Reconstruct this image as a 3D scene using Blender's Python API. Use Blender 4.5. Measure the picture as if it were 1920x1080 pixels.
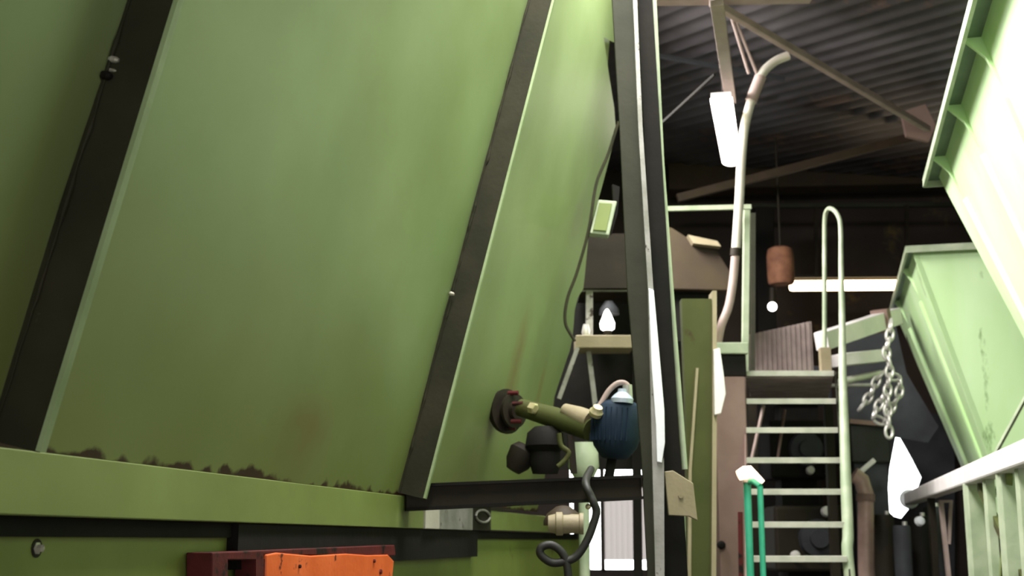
import bpy, bmesh, math, random
from mathutils import Vector, Matrix, noise
random.seed(7)
S = bpy.context.scene
C = S.collection
for o in list(bpy.data.objects): bpy.data.objects.remove(o)
V = Vector
# ------------------------------------------------------------------ camera
F_PX = 2400.0
PITCH = math.atan(473 / F_PX)
CZ = 1.6
cam_d = bpy.data.cameras.new('camera'); cam = bpy.data.objects.new('camera', cam_d); C.objects.link(cam)
cam.location = (0, 0, CZ); cam.rotation_euler = (math.pi / 2 + PITCH, 0, 0)
cam_d.sensor_width = 36; cam_d.lens = 36 * F_PX / 1920; cam_d.clip_start = .05; cam_d.clip_end = 200
cam_d.dof.use_dof = True; cam_d.dof.focus_distance = 3.6; cam_d.dof.aperture_fstop = 5.0
S.camera = cam
# ------------------------------------------------------------------ world, lights, exposure
S.view_settings.view_transform = 'Standard'; S.view_settings.look = 'None'
S.view_settings.gamma = 1; S.view_settings.exposure = 0.0
W = bpy.data.worlds.new('world'); S.world = W; W.use_nodes = True
W.node_tree.nodes['Background'].inputs[0].default_value = (1, .975, .955, 1)
W.node_tree.nodes['Background'].inputs[1].default_value = 1.75

def area(name, loc, rot, sx, sy, power, col=(1, .97, .9)):
    l = bpy.data.lights.new(name, 'AREA'); l.shape = 'RECTANGLE'; l.size = sx; l.size_y = sy
    l.energy = power; l.color = col
    o = bpy.data.objects.new(name, l); C.objects.link(o); o.location = loc; o.rotation_euler = rot; o.visible_camera = True
    return o
R = math.radians
area('skylight_daylight', (.5, 4.3, 4.95), (0, R(-30), R(-12)), 1.0, 4.2, 650, (1, .97, .95))
area('hidden_far_fill', (.05, 9.3, 5.3), (0, R(-18), R(8)), 1.0, 2.2, 470, (1, .96, .95))  # added area light, hidden behind the plate, brightens the far hopper and steps

# ------------------------------------------------------------------ view maths
cp, sp = math.cos(PITCH), math.sin(PITCH)
CAM = V((0, 0, CZ))
def ray(x, y):
    a = (x - 960) / F_PX; b = (540 - y) / F_PX
    return V((a, cp - b * sp, sp + b * cp))
def at(x, y, Y):
    r = ray(x, y); return CAM + r * (Y / r.y)
def hz(x, y, z):
    r = ray(x, y); return CAM + r * ((z - CZ) / r.z)
def hitp(x, y, o, n):
    r = ray(x, y); return CAM + r * ((o - CAM).dot(n) / r.dot(n))

# ------------------------------------------------------------------ materials
def lin(c):
    return tuple(((v / 255) / 12.92 if v / 255 <= .04045 else ((v / 255 + .055) / 1.055) ** 2.4) for v in c) + (1,)
def mat(name, c1, c2=None, scale=3, rough=.6, metal=0, stain=None, stain_t=.62, stain_scale=2.5, bump=.1, stretch=(1, 1, 1), contrast=(.35, .65)):
    m = bpy.data.materials.new(name); m.use_nodes = True; nt = m.node_tree; N = nt.nodes; L = nt.links
    b = N['Principled BSDF']; b.inputs['Roughness'].default_value = rough; b.inputs['Metallic'].default_value = metal
    tc = N.new('ShaderNodeTexCoord'); mp = N.new('ShaderNodeMapping'); mp.inputs['Scale'].default_value = stretch
    L.new(tc.outputs['Object'], mp.inputs[0])
    n1 = N.new('ShaderNodeTexNoise'); n1.inputs['Scale'].default_value = scale; n1.inputs['Detail'].default_value = 5
    L.new(mp.outputs[0], n1.inputs[0])
    r1 = N.new('ShaderNodeValToRGB'); r1.color_ramp.elements[0].position = contrast[0]; r1.color_ramp.elements[1].position = contrast[1]
    r1.color_ramp.elements[0].color = lin(c1); r1.color_ramp.elements[1].color = lin(c2 or c1)
    L.new(n1.outputs[0], r1.inputs[0]); out = r1.outputs[0]
    if stain:
        n2 = N.new('ShaderNodeTexNoise'); n2.inputs['Scale'].default_value = stain_scale; n2.inputs['Detail'].default_value = 8
        n2.inputs['Roughness'].default_value = .65
        L.new(mp.outputs[0], n2.inputs[0])
        r2 = N.new('ShaderNodeValToRGB'); r2.color_ramp.elements[0].position = stain_t; r2.color_ramp.elements[1].position = min(1, stain_t + .05)
        L.new(n2.outputs[0], r2.inputs[0])
        mx = N.new('ShaderNodeMix'); mx.data_type = 'RGBA'; mx.inputs['B'].default_value = lin(stain)
        L.new(r2.outputs[0], mx.inputs['Factor']); L.new(out, mx.inputs['A']); out = mx.outputs['Result']
    L.new(out, b.inputs['Base Color'])
    if bump:
        n3 = N.new('ShaderNodeTexNoise'); n3.inputs['Scale'].default_value = scale * 8; n3.inputs['Detail'].default_value = 3
        L.new(mp.outputs[0], n3.inputs[0])
        bp = N.new('ShaderNodeBump'); bp.inputs['Strength'].default_value = bump; bp.inputs['Distance'].default_value = .01
        L.new(n3.outputs[0], bp.inputs['Height']); L.new(bp.outputs[0], b.inputs['Normal'])
    return m
def emit(name, c, s):
    m = bpy.data.materials.new(name); m.use_nodes = True; N = m.node_tree.nodes; b = N['Principled BSDF']
    b.inputs['Base Color'].default_value = (.8, .8, .8, 1); b.inputs['Emission Color'].default_value = lin(c); b.inputs['Emission Strength'].default_value = s
    return m

def plate_material():
    """green machine paint; rust where the plate meets the rail, two run-down rust streaks, dirt film (plate's own x = along, y = up the slope)"""
    m = mat('worn_green_paint', (126, 144, 90), (146, 166, 114), 1.1, .42, 0, bump=.04)
    nt = m.node_tree; N = nt.nodes; L = nt.links; b = N['Principled BSDF']
    base = b.inputs['Base Color'].links[0].from_socket
    tc = N.new('ShaderNodeTexCoord'); sx = N.new('ShaderNodeSeparateXYZ'); L.new(tc.outputs['Object'], sx.inputs[0])
    def math_(op, a, bb=None, c=None):
        q = N.new('ShaderNodeMath'); q.operation = op
        for i, v in enumerate((a, bb, c)):
            if v is None: continue
            if isinstance(v, (int, float)): q.inputs[i].default_value = v
            else: L.new(v, q.inputs[i])
        return q.outputs[0]
    def mix(fac, a, col):
        q = N.new('ShaderNodeMix'); q.data_type = 'RGBA'; L.new(fac, q.inputs['Factor']); L.new(a, q.inputs['A']); q.inputs['B'].default_value = lin(col)
        return q.outputs['Result']
    nz = N.new('ShaderNodeTexNoise'); nz.inputs['Scale'].default_value = 9; nz.inputs['Detail'].default_value = 6; L.new(tc.outputs['Object'], nz.inputs[0])
    ylw = N.new('ShaderNodeTexNoise'); ylw.inputs['Scale'].default_value = 1.7; L.new(tc.outputs['Object'], ylw.inputs[0])
    d1 = N.new('ShaderNodeMapRange'); L.new(math_('ADD', sx.outputs[1], math_('MULTIPLY', ylw.outputs[0], -1.1)), d1.inputs[0])
    d1.inputs[1].default_value = .35; d1.inputs[2].default_value = -.65; d1.inputs[3].default_value = 0; d1.inputs[4].default_value = .75
    c = mix(d1.outputs[0], base, (122, 128, 60))
    # rust line along the foot of the plate
    e = N.new('ShaderNodeMapRange'); L.new(math_('SUBTRACT', math_('ADD', math_('MULTIPLY', math_('SUBTRACT', nz.outputs[0], .42), .11), math_('MULTIPLY', math_('SUBTRACT', ylw.outputs[0], .5), .12)), sx.outputs[1]), e.inputs[0])
    e.inputs[1].default_value = -.006; e.inputs[2].default_value = .006
    c = mix(e.outputs[0], c, (58, 34, 18))
    # rust streaks under old bolt holes
    for (xc, yt, yb, wd) in ((6.35, 1.12, .42, .16), (3.7, .3, .02, .3), (7.1, .9, .5, .08)):
        wv = math_('SUBTRACT', 1.0, math_('DIVIDE', math_('ABSOLUTE', math_('ADD', math_('SUBTRACT', sx.outputs[0], xc), math_('MULTIPLY', math_('SUBTRACT', nz.outputs[0], .5), wd * .9))), wd))
        hv = N.new('ShaderNodeMapRange'); L.new(sx.outputs[1], hv.inputs[0]); hv.inputs[1].default_value = yt; hv.inputs[2].default_value = yt - (yt - yb) * .4
        hv2 = N.new('ShaderNodeMapRange'); L.new(sx.outputs[1], hv2.inputs[0]); hv2.inputs[1].default_value = yb - .1; hv2.inputs[2].default_value = yb + .15
        mk = N.new('ShaderNodeMath'); mk.operation = 'MULTIPLY'; mk.use_clamp = True
        L.new(math_('MULTIPLY', hv.outputs[0], hv2.outputs[0]), mk.inputs[0]); L.new(math_('MAXIMUM', wv, 0.0), mk.inputs[1])
        c = mix(math_('MULTIPLY', mk.outputs[0], .6), c, (124, 100, 52))
    L.new(c, b.inputs['Base Color'])
    return m

M = {}
M['plate'] = plate_material()
M['green'] = mat('green_enamel', (108, 121, 60), (122, 137, 72), 2, .45, stain=(96, 84, 46), stain_t=.66, bump=.05)
M['green_low'] = mat('oily_green_enamel', (112, 126, 56), (128, 142, 68), 2.2, .5, stain=(70, 52, 28), stain_t=.64, bump=.05)
M['fin'] = mat('grimy_shaded_steel', (42, 42, 28), (54, 52, 36), 5, .7, stain=(80, 96, 56), stain_t=.7, stain_scale=6)  # dark for grime and also for the shade on the fins' near faces
M['weld'] = mat('bare_weld_metal', (150, 148, 130), (190, 186, 170), 20, .4, .3)
M['edge'] = mat('lit_fin_edge', (140, 160, 112), (160, 178, 132), 6, .5)  # paler colour carries the light caught by the fin's front edge
M['black'] = mat('black_and_shade', (14, 13, 9), (24, 21, 16), 4, .8)  # for black parts, and for the shade painted in under the rail
M['dark'] = mat('dark_oily_steel', (34, 30, 22), (46, 40, 30), 4, .65)
M['col'] = mat('grey_green_steel', (44, 46, 34), (56, 56, 44), 4, .5, .2)
M['pale'] = mat('pale_painted_steel', (200, 194, 180), (214, 210, 194), 6, .4, .1)
M['palegreen'] = mat('pale_green_tube_paint', (146, 160, 130), (174, 184, 156), 6, .5)
M['hopper'] = mat('light_green_hopper_paint', (190, 226, 160), (210, 238, 188), 1.6, .5, stain=(120, 152, 92), stain_t=.62, stain_scale=2.4, bump=.05, stretch=(1, 1, .35))
M['orange'] = mat('orange_paint_chipped', (216, 92, 30), (232, 108, 50), 6, .5, stain=(96, 30, 14), stain_t=.6, stain_scale=14)
M['maroon'] = mat('maroon_primer', (92, 34, 34), (70, 26, 24), 9, .6, stain=(30, 20, 16), stain_t=.55, stain_scale=9)
M['tan'] = mat('tan_plate', (140, 130, 100), (152, 140, 112), 8, .6)
M['olive'] = mat('olive_post_paint', (62, 68, 32), (74, 78, 40), 3, .6, stain=(58, 48, 26), stain_t=.6)
M['mustard'] = mat('rusty_mustard_sheet', (58, 46, 20), (48, 34, 18), 3, .7, stain=(60, 44, 28), stain_t=.55)
M['pinkbrown'] = mat('dusty_pink_brown_steel', (134, 110, 100), (118, 94, 84), 3, .7)
M['roof'] = mat('grey_corrugated_roof', (96, 91, 94), (60, 55, 56), 1.0, .45, .3, stain=(92, 74, 66), stain_t=.6, stain_scale=1.0)
M['wall'] = mat('dark_shed_wall', (64, 56, 50), (48, 42, 38), 1, .8, stain=(90, 76, 46), stain_t=.62, stain_scale=.6)
M['floor'] = mat('oily_concrete', (84, 80, 74), (66, 62, 56), 1.4, .8)
M['beam'] = mat('pinkish_beam_paint', (176, 156, 148), (158, 138, 130), 5, .6)
M['rust'] = mat('orange_rust', (150, 102, 74), (120, 78, 56), 8, .8)
M['steel'] = mat('worn_bright_steel', (176, 174, 166), (206, 204, 196), 8, .35, .5)
M['greysteel'] = mat('unpainted_grey_steel', (136, 136, 126), (164, 162, 156), 9, .45, .3, stain=(60, 50, 44), stain_t=.6, stain_scale=12)
M['blue'] = mat('dark_blue_motor_paint', (26, 40, 54), (34, 50, 66), 6, .7)
M['silver'] = mat('silver_blue_cap', (176, 190, 208), (200, 210, 222), 8, .35, .2)
M['brass'] = mat('dull_brass', (196, 184, 138), (216, 206, 166), 9, .35, .4)
M['teal'] = mat('teal_green_rail_paint', (44, 150, 116), (64, 168, 134), 5, .45)
M['white'] = mat('off_white_paint', (216, 212, 208), (232, 226, 222), 4, .5)
M['grating'] = mat('dusty_grating', (142, 128, 122), (120, 106, 102), 6, .7)
M['shutter'] = mat('grey_roller_shutter', (168, 156, 150), (156, 144, 140), 3, .6)
M['tread'] = mat('galvanised_tread', (176, 176, 162), (198, 196, 184), 9, .4, .2)
M['cable'] = mat('black_rubber', (22, 22, 18), (30, 30, 24), 8, .6)
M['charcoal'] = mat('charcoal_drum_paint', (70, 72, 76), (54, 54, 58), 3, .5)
M['copper'] = mat('pink_copper_pipe', (178, 150, 140), (150, 122, 112), 5, .4, .2)
M['bright_white'] = mat('bright_white_and_edge_light', (236, 238, 244), (244, 246, 250), 4, .35)  # white parts, also the painted light on the column edge
M['lit'] = emit('fluorescent_diffuser', (255, 246, 228), 9)
M['warm'] = emit('warm_far_tube', (255, 226, 182), 7)
M['bulb'] = emit('white_bulb', (255, 250, 240), 6)
M['amber'] = emit('amber_lamp_glow', (255, 210, 176), 3)
M['sky'] = emit('daylight_pane', (244, 250, 248), 7)
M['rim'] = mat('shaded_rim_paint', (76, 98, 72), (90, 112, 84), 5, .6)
M['shutter_glow'] = emit('glowing_shutter_sheet', (206, 188, 182), .32)  # weak emission imitates daylight coming through the shutter

for k_ in ('col', 'dark', 'black', 'fin', 'blue', 'olive', 'charcoal', 'maroon', 'wall'):       # matt, so the dark colours stay dark
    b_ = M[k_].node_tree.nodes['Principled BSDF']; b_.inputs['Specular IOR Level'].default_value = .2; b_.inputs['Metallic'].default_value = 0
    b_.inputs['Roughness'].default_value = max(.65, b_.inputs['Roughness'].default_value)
# ------------------------------------------------------------------ mesh building
class MB:
    def __init__(s): s.b = bmesh.new()
    def poly_prism(s, pts, vec):
        """closed polygon pts extruded by vec"""
        a = [s.b.verts.new(p) for p in pts]; c = [s.b.verts.new(V(p) + V(vec)) for p in pts]
        s.b.faces.new(a); s.b.faces.new(list(reversed(c)))
        n = len(pts)
        for i in range(n): s.b.faces.new((a[(i + 1) % n], a[i], c[i], c[(i + 1) % n]))
        return s
    def bar(s, p0, p1, w, h, up=(0, 0, 1), w1=None, h1=None):
        p0 = V(p0); p1 = V(p1); d = (p1 - p0).normalized(); u = V(up)
        if abs(d.dot(u)) > .95: u = V((0, 1, 0))
        side = d.cross(u).normalized(); upv = side.cross(d).normalized()
        w1 = w if w1 is None else w1; h1 = h if h1 is None else h1
        rings = []
        for p, ww, hh in ((p0, w, h), (p1, w1, h1)):
            rings.append([s.b.verts.new(p + side * (i * ww / 2) + upv * (j * hh / 2)) for i, j in ((-1, -1), (1, -1), (1, 1), (-1, 1))])
        a, c = rings; s.b.faces.new(a); s.b.faces.new(list(reversed(c)))
        for i in range(4): s.b.faces.new((a[(i + 1) % 4], a[i], c[i], c[(i + 1) % 4]))
        return s
    def box(s, lo, hi):
        x0, y0, z0 = lo; x1, y1, z1 = hi
        return s.poly_prism([(x0, y0, z0), (x1, y0, z0), (x1, y1, z0), (x0, y1, z0)], (0, 0, z1 - z0))
    def tube(s, pts, r, seg=14, closed=False):
        pts = [V(p) for p in pts]; n = len(pts); rings = []
        prev = None
        for i, p in enumerate(pts):
            if closed: t = (pts[(i + 1) % n] - pts[i - 1]).normalized()
            else: t = (pts[min(i + 1, n - 1)] - pts[max(i - 1, 0)]).normalized()
            if prev is None:
                a = V((0, 0, 1)) if abs(t.z) < .9 else V((1, 0, 0)); prev = t.cross(a).normalized()
            prev = (prev - t * prev.dot(t)).normalized(); q = t.cross(prev)
            rr = r[i] if isinstance(r, (list, tuple)) else r
            rings.append([s.b.verts.new(p + (prev * math.cos(k * 2 * math.pi / seg) + q * math.sin(k * 2 * math.pi / seg)) * rr) for k in range(seg)])
        for i in range(n if closed else n - 1):
            a, c = rings[i], rings[(i + 1) % n]
            for k in range(seg): s.b.faces.new((a[k], a[(k + 1) % seg], c[(k + 1) % seg], c[k]))
        if not closed: s.b.faces.new(list(reversed(rings[0]))); s.b.faces.new(rings[-1])
        return s
    def cyl(s, p0, p1, r, seg=24, r1=None):
        return s.tube([p0, p1], [r, r if r1 is None else r1], seg)
    def lathe(s, p0, axis, prof, seg=24):
        """prof = [(distance along axis, radius)]"""
        ax = V(axis).normalized(); return s.tube([V(p0) + ax * d for d, r in prof], [max(r, .0005) for d, r in prof], seg)
    def ball(s, c, r, seg=12):
        bmesh.ops.create_uvsphere(s.b, u_segments=seg, v_segments=seg // 2 + 2, radius=r, matrix=Matrix.Translation(V(c))); return s

INV = {}
def link_mesh(name, mb, m, parent=None, bevel=0, smooth=False):
    bm = mb.b
    if parent is not None:
        inv = INV[parent.name]; bmesh.ops.transform(bm, matrix=inv, verts=bm.verts)
    bmesh.ops.recalc_face_normals(bm, faces=bm.faces)
    me = bpy.data.meshes.new(name); bm.to_mesh(me); bm.free()
    o = bpy.data.objects.new(name, me); C.objects.link(o); me.materials.append(m)
    if parent is not None: o.parent = parent; INV[o.name] = INV[parent.name]
    else: INV[o.name] = Matrix.Identity(4)
    if bevel:
        md = o.modifiers.new('bevel', 'BEVEL'); md.width = bevel; md.segments = 2; md.limit_method = 'ANGLE'
    if smooth:
        for p in me.polygons: p.use_smooth = True
        try:
            md = o.modifiers.new('edges', 'EDGE_SPLIT'); md.split_angle = R(40)
        except Exception: pass
    return o
def thing(name, label, cat, loc, group=None, mtx=None):
    o = bpy.data.objects.new(name, None); C.objects.link(o); o.empty_display_size = .1
    mx = mtx if mtx is not None else Matrix.Translation(V(loc))
    o.matrix_world = mx; o.location = mx.to_translation(); o.rotation_euler = mx.to_euler()
    o['label'] = label; o['category'] = cat
    if group: o['group'] = group
    INV[o.name] = mx.inverted(); return o
def tag(o, label, cat, group=None):
    o['label'] = label; o['category'] = cat
    if group: o['group'] = group
    return o
def struct(name, mb, m, parent=None, **k):
    o = link_mesh(name, mb, m, parent, **k)
    if parent is None: o['kind'] = 'structure'
    return o
def smooth_path(pts, n=8):
    """Catmull-Rom through pts"""
    P = [V(p) for p in pts]; P = [P[0] * 2 - P[1]] + P + [P[-1] * 2 - P[-2]]; out = []
    for i in range(1, len(P) - 2):
        for k in range(n):
            t = k / n; a, b, c, d = P[i - 1], P[i], P[i + 1], P[i + 2]
            out.append(.5 * ((2 * b) + (c - a) * t + (2 * a - 5 * b + 4 * c - d) * t * t + (3 * b - a - 3 * c + d) * t ** 3))
    out.append(P[-2]); return out
px = lambda n, Y: n * Y / F_PX

# ================================================================== SETTING
XL, XR, YN, YF = -5.0, 8.5, -3.5, 16.0
struct('floor', MB().box((XL, YN, -.2), (XR, YF, 0)), M['floor'])
RD1 = V((-.4979, .859, .1193)).normalized(); RD2 = V((.865, .5015, 0)).normalized(); RO = at(1500, 200, 11) + V((0, 0, .27))
RN = RD2.cross(RD1).normalized()
def roof_z(x, y): return RO.z - (RN.x * (x - RO.x) + RN.y * (y - RO.y)) / RN.z
# corrugated roof sheet (waves run down the slope)
rb = MB(); st = .045; hi = int(11 / st); rows = []
for i in range(-hi, hi + 1):
    w = .026 * math.sin(i * st * 2 * math.pi / .225)
    rows.append([rb.b.verts.new(RO + RD2 * (i * st) + RD1 * t + RN * w) for t in (-18, -9, 0, 7, 14)])
for a, c in zip(rows, rows[1:]):
    for k in range(4): rb.b.faces.new((a[k], a[k + 1], c[k + 1], c[k]))
ceil = struct('ceiling', rb, M['roof'], smooth=True)
# back wall with one window opening behind the blue motor and one tall gap right of the stairs
wy = YF
W1 = [at(1068, 846, wy), at(1216, 1068, wy)]
W2 = [at(1655, 800, wy), at(1740, 1000, wy)]
wb = MB()
xs = sorted([XL, W1[0].x, W1[1].x, W2[0].x, W2[1].x, XR]); top = 9.0
def wallpiece(x0, x1, z0, z1): wb.box((x0, wy, z0), (x1, wy + .15, z1))
wallpiece(XL, W1[0].x, 0, top); wallpiece(W1[1].x, W2[0].x, 0, top); wallpiece(W2[1].x, XR, 0, top)
for w in (W1, W2):
    wallpiece(w[0].x, w[1].x, 0, w[1].z); wallpiece(w[0].x, w[1].x, w[0].z, top)
struct('wall_back', wb, M['wall'])
struct('wall_left', MB().box((XL - .15, YN, 0), (XL, YF, 8)), M['wall'])
struct('wall_right', MB().box((XR, YN, 0), (XR + .15, YF, 8)), M['wall'])
w = thing('window_1', 'bright low window in the back wall with a grey roller shutter half covering it', 'window', (W1[0].x, wy, W1[1].z)); w['kind'] = 'structure'
link_mesh('pane', MB().box((W1[0].x, wy + .08, W1[1].z), (W1[1].x, wy + .1, W1[0].z)), M['sky'], w)
s0, s1 = at(1131, 905, wy), at(1216, 1050, wy)
sb = MB()
n = 16
for i in range(n):
    x0 = s0.x + (s1.x - s0.x) * i / n; x1 = s0.x + (s1.x - s0.x) * (i + 1) / n
    sb.box((x0, wy - .05 + .008 * (i % 2), s1.z), (x1, wy + .03, s0.z))
link_mesh('shutter', sb, M['shutter_glow'], w)  # shutter glows by itself in place of light from behind
b0 = at(1100, 915, wy); link_mesh('frame', MB().bar((W1[0].x, wy - .02, at(1100, 905, wy).z), (W1[1].x, wy - .02, at(1100, 905, wy).z), .08, .12).bar((at(1129, 950, wy).x, wy - .02, W1[1].z), (at(1129, 950, wy).x, wy - .02, W1[0].z), .05, .06).bar((at(1090, 950, wy).x, wy - .02, W1[1].z), (at(1090, 950, wy).x, wy - .02, W1[0].z), .2, .06), M['dark'], w)
w = thing('window_2', 'tall blown-out daylight opening in the back wall right of the steps', 'window', (W2[0].x, wy, W2[1].z)); w['kind'] = 'structure'
link_mesh('pane', MB().box((W2[0].x, wy + .08, W2[1].z), (W2[1].x, wy + .1, W2[0].z)), M['sky'], w)
# dark sheet added and cut out to give the bright gap its ragged outline
def px_plate(pts, Y, th): return MB().poly_prism([at(x, y, Y) for x, y in pts], (0, th, 0))
o = link_mesh('gap_mask_sheet', px_plate([(1640, 780), (1681, 812), (1668, 880), (1663, 955), (1676, 968), (1690, 972), (1704, 955), (1701, 925), (1720, 918), (1728, 895), (1708, 856), (1690, 824), (1682, 808), (1700, 770), (1790, 780), (1790, 1262), (1640, 1262)], wy - .12, .03), M['charcoal'])
tag(o, 'dark sheet added round the bright daylight gap to shape its ragged outline', 'sheet')

# skylight frame above the aisle, just out of the picture
sk = MB()
for dx in (-.5, .5): sk.bar((.1 + dx, 2.2, 5.0), (.95 + dx, 6.4, 5.14), .05, .06)
struct('trim_1', sk, M['beam'])

# ================================================================== LEFT MACHINE
D = 1.4
azv = ray(1443, 1013); az = math.atan2(azv.x, azv.y)
u = V((math.sin(az), math.cos(az), 0)); nA = V((math.cos(az), -math.sin(az), 0))
B0 = V((0, 0, CZ)) - nA * D
LEAN = R(13.5)
wv = nA * math.sin(LEAN) + V((0, 0, math.cos(LEAN))); nn = nA * math.cos(LEAN) - V((0, 0, math.sin(LEAN)))
zt = hitp(0, 838, B0, nA).z; zb = hitp(0, 965, B0, nA).z          # rail top and bottom heights
O = B0 + V((0, 0, zt - CZ))
MX = Matrix((( u.x, wv.x, nn.x, O.x), (u.y, wv.y, nn.y, O.y), (u.z, wv.z, nn.z, O.z), (0, 0, 0, 1)))
L3 = lambda a, h, q=0: O + u * a + wv * h + nn * q
def on_plate(x, y):
    p = hitp(x, y, O, nn) - O; return p.dot(u), p.dot(wv)
machine = thing('green_machine_housing', 'large green steel machine housing with leaning side plate and dark fins filling the left', 'machine', O, mtx=MX)
a_end, _ = on_plate(1040, 740)
a0 = .3
# outline of the plate's far edge, from the photograph
edge = [on_plate(*p) for p in ((1022, 905), (1040, 740), (1072, 645), (1078, 565), (1092, 540), (1103, 435), (1158, 240), (1163, 110), (1128, 20))]
def a_edge(h):
    e = sorted(edge, key=lambda q: q[1])
    if h <= e[0][1]: return e[0][0]
    for (a1, h1), (a2, h2) in zip(e, e[1:]):
        if h <= h2: return a1 + (a2 - a1) * (h - h1) / max(h2 - h1, 1e-4)
    return e[-1][0] - (h - e[-1][1]) * 1.2
HT = 3.4
pb = MB(); NA, NH = 90, 44; g = []
for j in range(NH + 1):
    h = HT * j / NH; ae = a_edge(h); row = []
    for i in range(NA + 1):
        a = a0 + (ae - a0) * i / NA
        q = .022 * noise.noise(V((a * .55, h * .6, 3.1))) + .006 * noise.noise(V((a * 2, h * 2.2, 9)))
        row.append(pb.b.verts.new(L3(a, h, q)))
    g.append(row)
for j in range(NH):
    for i in range(NA): pb.b.faces.new((g[j][i], g[j][i + 1], g[j + 1][i + 1], g[j + 1][i]))
link_mesh('side_plate', pb, M['plate'], machine, smooth=True)
# body volume behind the plate
pts = [L3(a0, 0, -.05), L3(a_edge(0), 0, -.05), L3(a_edge(1.2) - .05, 1.2, -.05), L3(a_edge(2.2) - .05, 2.2, -.05), L3(a_edge(2.9) - .1, 2.9, -.05), L3(a0, HT - .2, -.05)]
link_mesh('body', MB().poly_prism(pts, -nA * 1.6), M['green'], machine)
# fins
def fin(p_root, p_top_root, depth, beads):
    ar, _ = on_plate(*p_root); at_, ht = on_plate(*p_top_root)
    def aa(h): return ar + (at_ - ar) * h / ht
    H2 = HT - .1
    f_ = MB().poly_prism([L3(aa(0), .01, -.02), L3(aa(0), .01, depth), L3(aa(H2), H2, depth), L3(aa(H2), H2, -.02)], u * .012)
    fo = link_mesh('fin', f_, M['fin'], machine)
    ed = MB().bar(L3(aa(.01) + .006, .012, depth + .004), L3(aa(H2) + .006, H2, depth + .004), .02, .01, up=nn)
    link_mesh('fin_edge', ed, M['edge'], fo)
    wd = MB(); pp_ = []; rr_ = []; h = .02
    while h < H2:
        pp_.append(L3(aa(h) - .004, h, .004 + random.uniform(0, .004))); rr_.append(random.choice([.0015, .002, .004, .006])); h += random.uniform(.015, .06)
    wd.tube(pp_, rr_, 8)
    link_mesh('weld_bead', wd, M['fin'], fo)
    for (x, y, r) in beads:
        a, hh = on_plate(x, y)
        b_ = MB().lathe(L3(a, hh, .0), nn, [(0, r * .6), (.006, r), (.016, r * .9), (.022, r * .5)], 12)
        link_mesh('weld_spatter', b_, M['weld'], fo)
fin((-8, 790), (240, 0), .098, [(204, 110, .007), (206, 124, .006), (200, 130, .004), (148, 335, .005), (94, 490, .0035)])
fin((752, 905), (990, 0), .102, [(970, 95, .008), (842, 550, .009), (925, 255, .006)])
# short pipe stub / dark drip under the bolt on the first fin
a, h = on_plate(192, 140); link_mesh('hose_clip', MB().lathe(L3(a, h, 0), nn, [(0, .008), (.012, .009), (.02, .005)], 12), M['black'], machine)
# rail
def rail_seg(x0, x1, m, name, par, q0=.0, q1=.035, z0=zb, z1=zt):
    A0 = hitp(x0, 900, B0, nA); A1 = hitp(x1, 960, B0, nA)
    a_0 = (A0 - B0).dot(u); a_1 = (A1 - B0).dot(u)
    p = lambda a, q, z: V(((B0 + u * a + nA * q).x, (B0 + u * a + nA * q).y, z))
    return link_mesh(name, MB().poly_prism([p(a_0, q0, z0), p(a_0, q1, z0), p(a_0, q1, z1), p(a_0, q0, z1)], u * (a_1 - a_0)), m, par, bevel=.003)
rail = rail_seg(-700, 795, M['green'], 'bottom_rail', machine, -.03, .0)
rail_seg(797, 822, M['pale'], 'splice_plate', machine, -.03, .006)
rail_seg(823, 886, M['greysteel'], 'splice_plate', machine, -.03, .002)
rail_seg(886, 922, M['dark'], 'splice_plate', machine, -.03, -.004)
rail_seg(922, 1096, M['green'], 'bottom_rail', machine, -.03, -.002, zb + .004, zt - .02)
# round hole collar on the rail
pc = hitp(905, 968, B0, nA); link_mesh('hole_collar', MB().tube([pc + nA * .002 + u * (.16 * math.cos(t)) * 1 + V((0, 0, .03 * math.sin(t))) for t in [k * math.pi / 10 for k in range(20)]], .006, 8, closed=True), M['greysteel'], machine)
# black strip standing in for the shade under the rail; lower plate
def low_box(x0, x1, q0, q1, z0, z1, m, name, par=machine, bev=0):
    a_0 = (hitp(x0, 1000, B0, nA) - B0).dot(u); a_1 = (hitp(x1, 1000, B0, nA) - B0).dot(u)
    p = lambda a, q, z: V(((B0 + u * a + nA * q).x, (B0 + u * a + nA * q).y, z))
    return link_mesh(name, MB().poly_prism([p(a_0, q0, z0), p(a_0, q1, z0), p(a_0, q1, z1), p(a_0, q0, z1)], u * (a_1 - a_0)), m, par, bevel=bev)
zq = hitp(0, 1006, B0, nA).z
low_box(-700, 1090, -.09, -.03, zq, zb, M['black'], 'rail_shade_strip')
low_box(-700, 1108, -.12, -.045, 0, zq + .001, M['green_low'], 'lower_plate')
# black box standing in for the shadow that widens behind the bearing block
low_box(455, 900, -.045, -.012, zq - .085, zb - .002, M['black'], 'gap_shade_box')
# bolt
pbt = hitp(68, 1028, B0 - nA * .045, nA); bo = link_mesh('bolt', MB().lathe(pbt, nA, [(0, .013), (.004, .013), (.005, .008), (.014, .008), (.017, .004)], 6), M['weld'], machine)
link_mesh('washer', MB().lathe(pbt - nA * .001, nA, [(0, .019), (.003, .019)], 16), M['dark'], bo)
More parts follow.
